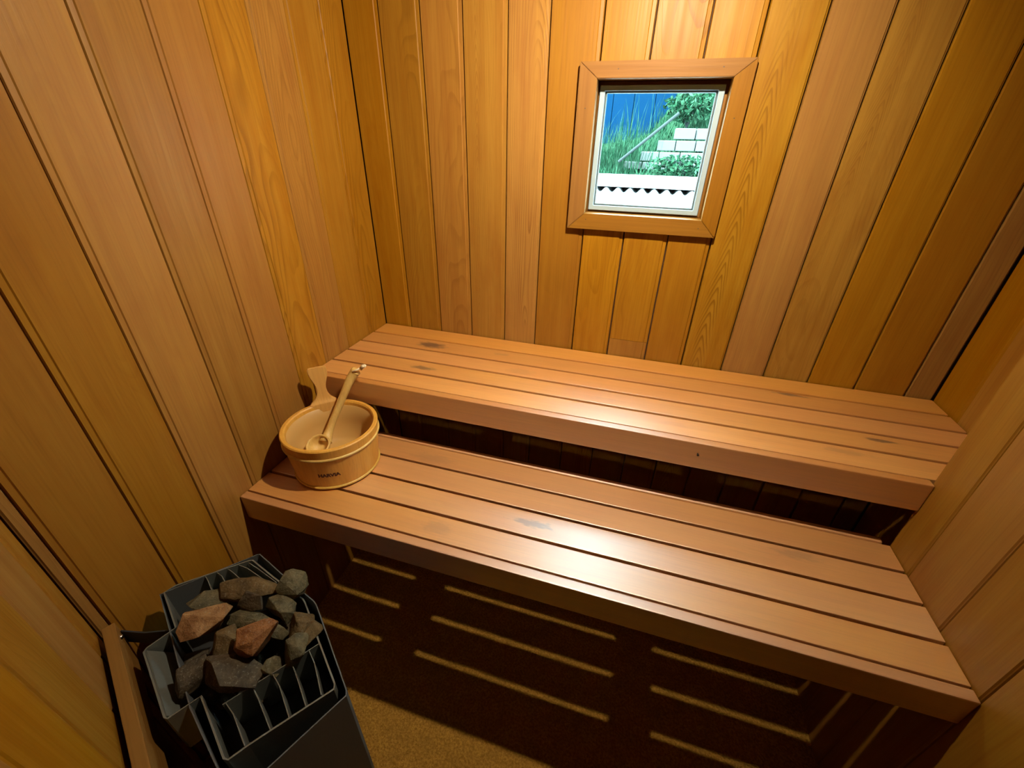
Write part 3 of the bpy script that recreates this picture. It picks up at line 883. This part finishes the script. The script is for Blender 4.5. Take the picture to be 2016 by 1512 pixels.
for k, (x, y) in enumerate(((0.20, -1.02), (0.26, -1.03), (0.33, -1.00), (0.23, -1.09), (0.30, -1.08), (0.37, -1.05), (0.29, -1.14), (0.36, -1.11), (0.19, -1.11), (0.395, -1.03))):
    o = link('heater_stone', stone_mesh(300 + k, 0.062, 0.058, 0.066, 0.02), ST_DARK, None, Matrix.Translation((x, y, ZH - 0.066)) @ Matrix.Rotation(rg.uniform(0, 6), 4, 'Z'))
    tag(o, 'dark stone low in the heater basket under the top stones', 'stone', 'lower stones in the heater basket')

# ------------------------------------------------------------------ outside the window
ground = bpy.data.meshes.new('ground')
bm = bmesh.new()
def gz(x, y):
    z = 0.22 + 0.06 * max(0, y - 2.4)
    z += 0.20 * max(0.0, min(1.0, (y - 3.2) / 1.6)) * max(0.0, min(1.0, (x - 0.2) / 1.2))
    if y > 4.3: z += (y - 4.3) * (0.10 + 0.55 * max(0, min(1, (x - 0.75) / 0.9)))
    return z + 0.02 * noise.noise(Vector((x * 3, y * 3, 0)))
nx, ny = 50, 46
gv = [[bm.verts.new((-4 + 10 * i / nx, 0.2 + 9 * j / ny, gz(-4 + 10 * i / nx, 0.2 + 9 * j / ny) if j > 11 else -0.4)) for j in range(ny + 1)] for i in range(nx + 1)]
for i in range(nx):
    for j in range(ny):
        bm.faces.new((gv[i][j], gv[i + 1][j], gv[i + 1][j + 1], gv[i][j + 1]))
g_o = link('ground', from_bm('ground', bm), SOIL, smooth=True)
tag(g_o, 'sunlit overgrown slope outside the window', kind='structure')

# corrugated white roof just below the window, with a flat flashing over its top edge
PITCH = 0.0715
bm = bmesh.new()
xs = [-1.2 + PITCH / 8 * k for k in range(int(4.4 / (PITCH / 8)))]
def corr(x):
    return 0.014 * math.cos(2 * math.pi * (x - 0.6310 - PITCH / 2) / PITCH)
row = []
for (y, z) in ((0.20, 0.318), (1.75, 0.404)):
    row.append([bm.verts.new((x, y, z + corr(x))) for x in xs])
low = [[bm.verts.new(v.co - Vector((0, 0, 0.002))) for v in r] for r in row]
for i in range(len(xs) - 1):
    bm.faces.new((row[0][i], row[0][i + 1], row[1][i + 1], row[1][i]))
    bm.faces.new((low[0][i + 1], low[0][i], low[1][i], low[1][i + 1]))
roof = link('corrugated_roof', from_bm('corrugated_roof', bm), SHEET, smooth=True)
tag(roof, 'white corrugated roof sheet just outside the window', 'roof')
bm = bmesh.new()
add_box(bm, -1.2, 3.1, 1.52, 2.75, 0.4110, 0.4130)
add_box(bm, -1.2, 3.1, 2.73, 2.75, -0.40, 0.4110)
fl = link('roof_flashing', from_bm('roof_flashing', bm), SHEET)
tag(fl, 'flat white flashing above the corrugated roof sheet', 'flashing')

# blue shed
shed = empty('blue_shed', (0.2, 6.2, 0.3))
tag(shed, 'blue metal shed wall behind the weeds outside', 'shed')
k = 0
x = -1.6
while x < 1.02:
    w_ = 0.30
    o = link('panel', box_mesh('panel', x + 0.004 - 0.2, x + w_ - 0.004 - 0.2, 0.0, 0.03, -0.2, 2.4, 0.006), BLUE, shed)
    x += w_
link('shed_body', box_mesh('shed_body', -1.8, 0.78, 0.032, 1.2, -0.2, 2.38), BLUE, shed)

# stepped block retaining wall with a slanting rail
steps = empty('stepped_block_wall', (1.0, 4.0, 0.3))
tag(steps, 'stepped wall of pale concrete blocks outside', 'wall')
rg = random.Random(2)
rows_ = [(0.60, 1.75, 0.40, 0.475), (0.765, 1.80, 0.48, 0.575), (0.925, 1.85, 0.582, 0.685), (1.085, 1.90, 0.692, 0.800)]
for r_i, (x0, x1, z0, z1) in enumerate(rows_):
    x = x0
    while x < x1:
        w_ = rg.uniform(0.16, 0.24)
        if r_i == 0: w_ = 0.2
        o = link('block', box_mesh('block', -w_ / 2 + 0.004, w_ / 2 - 0.004, 0, 0.25, 0, z1 - z0 - 0.006, 0.008), CONCRETE, steps,
                 Matrix.Translation((x + w_ / 2 - 1.0, 4.0 + rg.uniform(-0.012, 0.012) + r_i * 0.05 - 4.0, z0 - 0.3)))
        x += w_
hr = bmesh.new()
tube_bm(hr, [(0.555, 3.86, 0.47), (0.80, 3.86, 0.675), (1.085, 3.86, 0.915)], 0.0145, 10)
hro = link('slanting_rail', from_bm('slanting_rail', hr), RAILWOOD)
tag(hro, 'weathered pole slanting up along the block steps outside', 'pole')

# grass, weeds and leaves
def blades(name, spots, mat, hrange, wid, seed, lean=0.35, seg=3):
    rg = random.Random(seed)
    bm = bmesh.new()
    for (x, y, z) in spots:
        h = rg.uniform(*hrange)
        a = rg.uniform(0, 6.283)
        d = Vector((math.cos(a), math.sin(a), 0))
        side = Vector((-d.y, d.x, 0)) * wid * rg.uniform(0.6, 1.3)
        ln = rg.uniform(0.1, lean) * h
        prev = None
        for k in range(seg + 1):
            t = k / seg
            c_ = Vector((x, y, z)) + d * ln * t * t + Vector((0, 0, h * t))
            wd = side * (1 - t * 0.92)
            pr = (bm.verts.new(c_ - wd), bm.verts.new(c_ + wd))
            if prev:
                bm.faces.new((prev[0], prev[1], pr[1], pr[0]))
            prev = pr
    return link(name, from_bm(name, bm), mat)
rg = random.Random(9)
sp_ = []
for _ in range(2600):
    x = rg.uniform(-0.6, 2.4); y = rg.uniform(2.85, 3.75)
    if x < 0.62 and rg.random() < 0.3: continue
    sp_.append((x, y, gz(x, y) - 0.01))
g1 = blades('grass', sp_, GRASS, (0.05, 0.17), 0.006, 3, 0.8)
tag(g1, 'bright green grass in front of the block steps outside', 'grass', kind='stuff')
sp_ = []
for _ in range(900):
    x = rg.gauss(0.40, 0.34); y = rg.uniform(3.9, 4.4)
    if x > 0.9: continue
    sp_.append((x, y, gz(x, y)))
for _ in range(70):
    x = rg.uniform(0.05, 0.95); y = rg.uniform(4.3, 4.5)
    sp_.append((x, y, gz(x, y) + rg.uniform(0.1, 0.35)))
g2 = blades('tall_weeds', sp_, GRASS, (0.12, 0.52), 0.005, 4, 0.5, 4)
tag(g2, 'tall thin weeds growing in front of the blue shed', 'weeds', kind='stuff')

def leaves(bm, c, rad_, n, rg, size):
    for _ in range(n):
        v = Vector((rg.gauss(0, 1), rg.gauss(0, 1), rg.gauss(0, 1))).normalized() * (rg.random() ** 0.4)
        p = Vector(c) + Vector((v.x * rad_[0], v.y * rad_[1], v.z * rad_[2]))
        u = Vector((rg.gauss(0, 1), rg.gauss(0, 1), rg.gauss(0, 1))).normalized()
        w_ = u.cross(Vector((rg.gauss(0, 1), rg.gauss(0, 1), rg.gauss(0, 1)))).normalized()
        s_ = size * rg.uniform(0.6, 1.4)
        q = [bm.verts.new(p - u * s_), bm.verts.new(p + w_ * s_ * 0.45), bm.verts.new(p + u * s_), bm.verts.new(p - w_ * s_ * 0.45)]
        bm.faces.new(q)
def bush(name, c, r, n, size, seed, label):
    rg = random.Random(seed)
    root = empty(name, (c[0], c[1], c[2] - r[2]))
    bm = bmesh.new()
    leaves(bm, (0, 0, r[2]), r, n, rg, size)
    o = link('foliage', from_bm('foliage', bm), LEAF, root)
    o['kind'] = 'stuff'
    bm = bmesh.new()
    for _ in range(7):
        a = rg.uniform(0, 6.28)
        tip = Vector((math.cos(a) * r[0] * 0.7, math.sin(a) * r[1] * 0.7, r[2] * rg.uniform(0.8, 1.7)))
        tube_bm(bm, spline([(0, 0, -0.05), tip * 0.5 + Vector((0, 0, 0.05)), tip], 4), 0.005, 6)
    link('stem', from_bm('stem', bm), RAILWOOD, root)
    return tag(root, label, 'bush')
sp_ = []
for _ in range(1500):
    x = rg.uniform(0.3, 2.2); y = rg.uniform(4.3, 6.0)
    sp_.append((x, y, gz(x, y) - 0.01))
g3 = blades('hillside_grass', sp_, GRASS, (0.06, 0.22), 0.008, 6, 0.9)
tag(g3, 'pale green grass on the slope above the block steps outside', 'grass', kind='stuff')
bush('leafy_bush', (1.22, 4.75, 1.02), (0.30, 0.25, 0.16), 900, 0.032, 21, 'leafy green bush above the block steps outside')
bush('low_plant', (1.25, 3.35, 0.46), (0.40, 0.22, 0.10), 1100, 0.022, 22, 'low leafy plants below the block steps outside')
bush('hillside_shrub', (1.75, 5.3, 1.15), (0.55, 0.35, 0.40), 900, 0.04, 23, 'pale green shrub higher on the slope outside, at upper right')
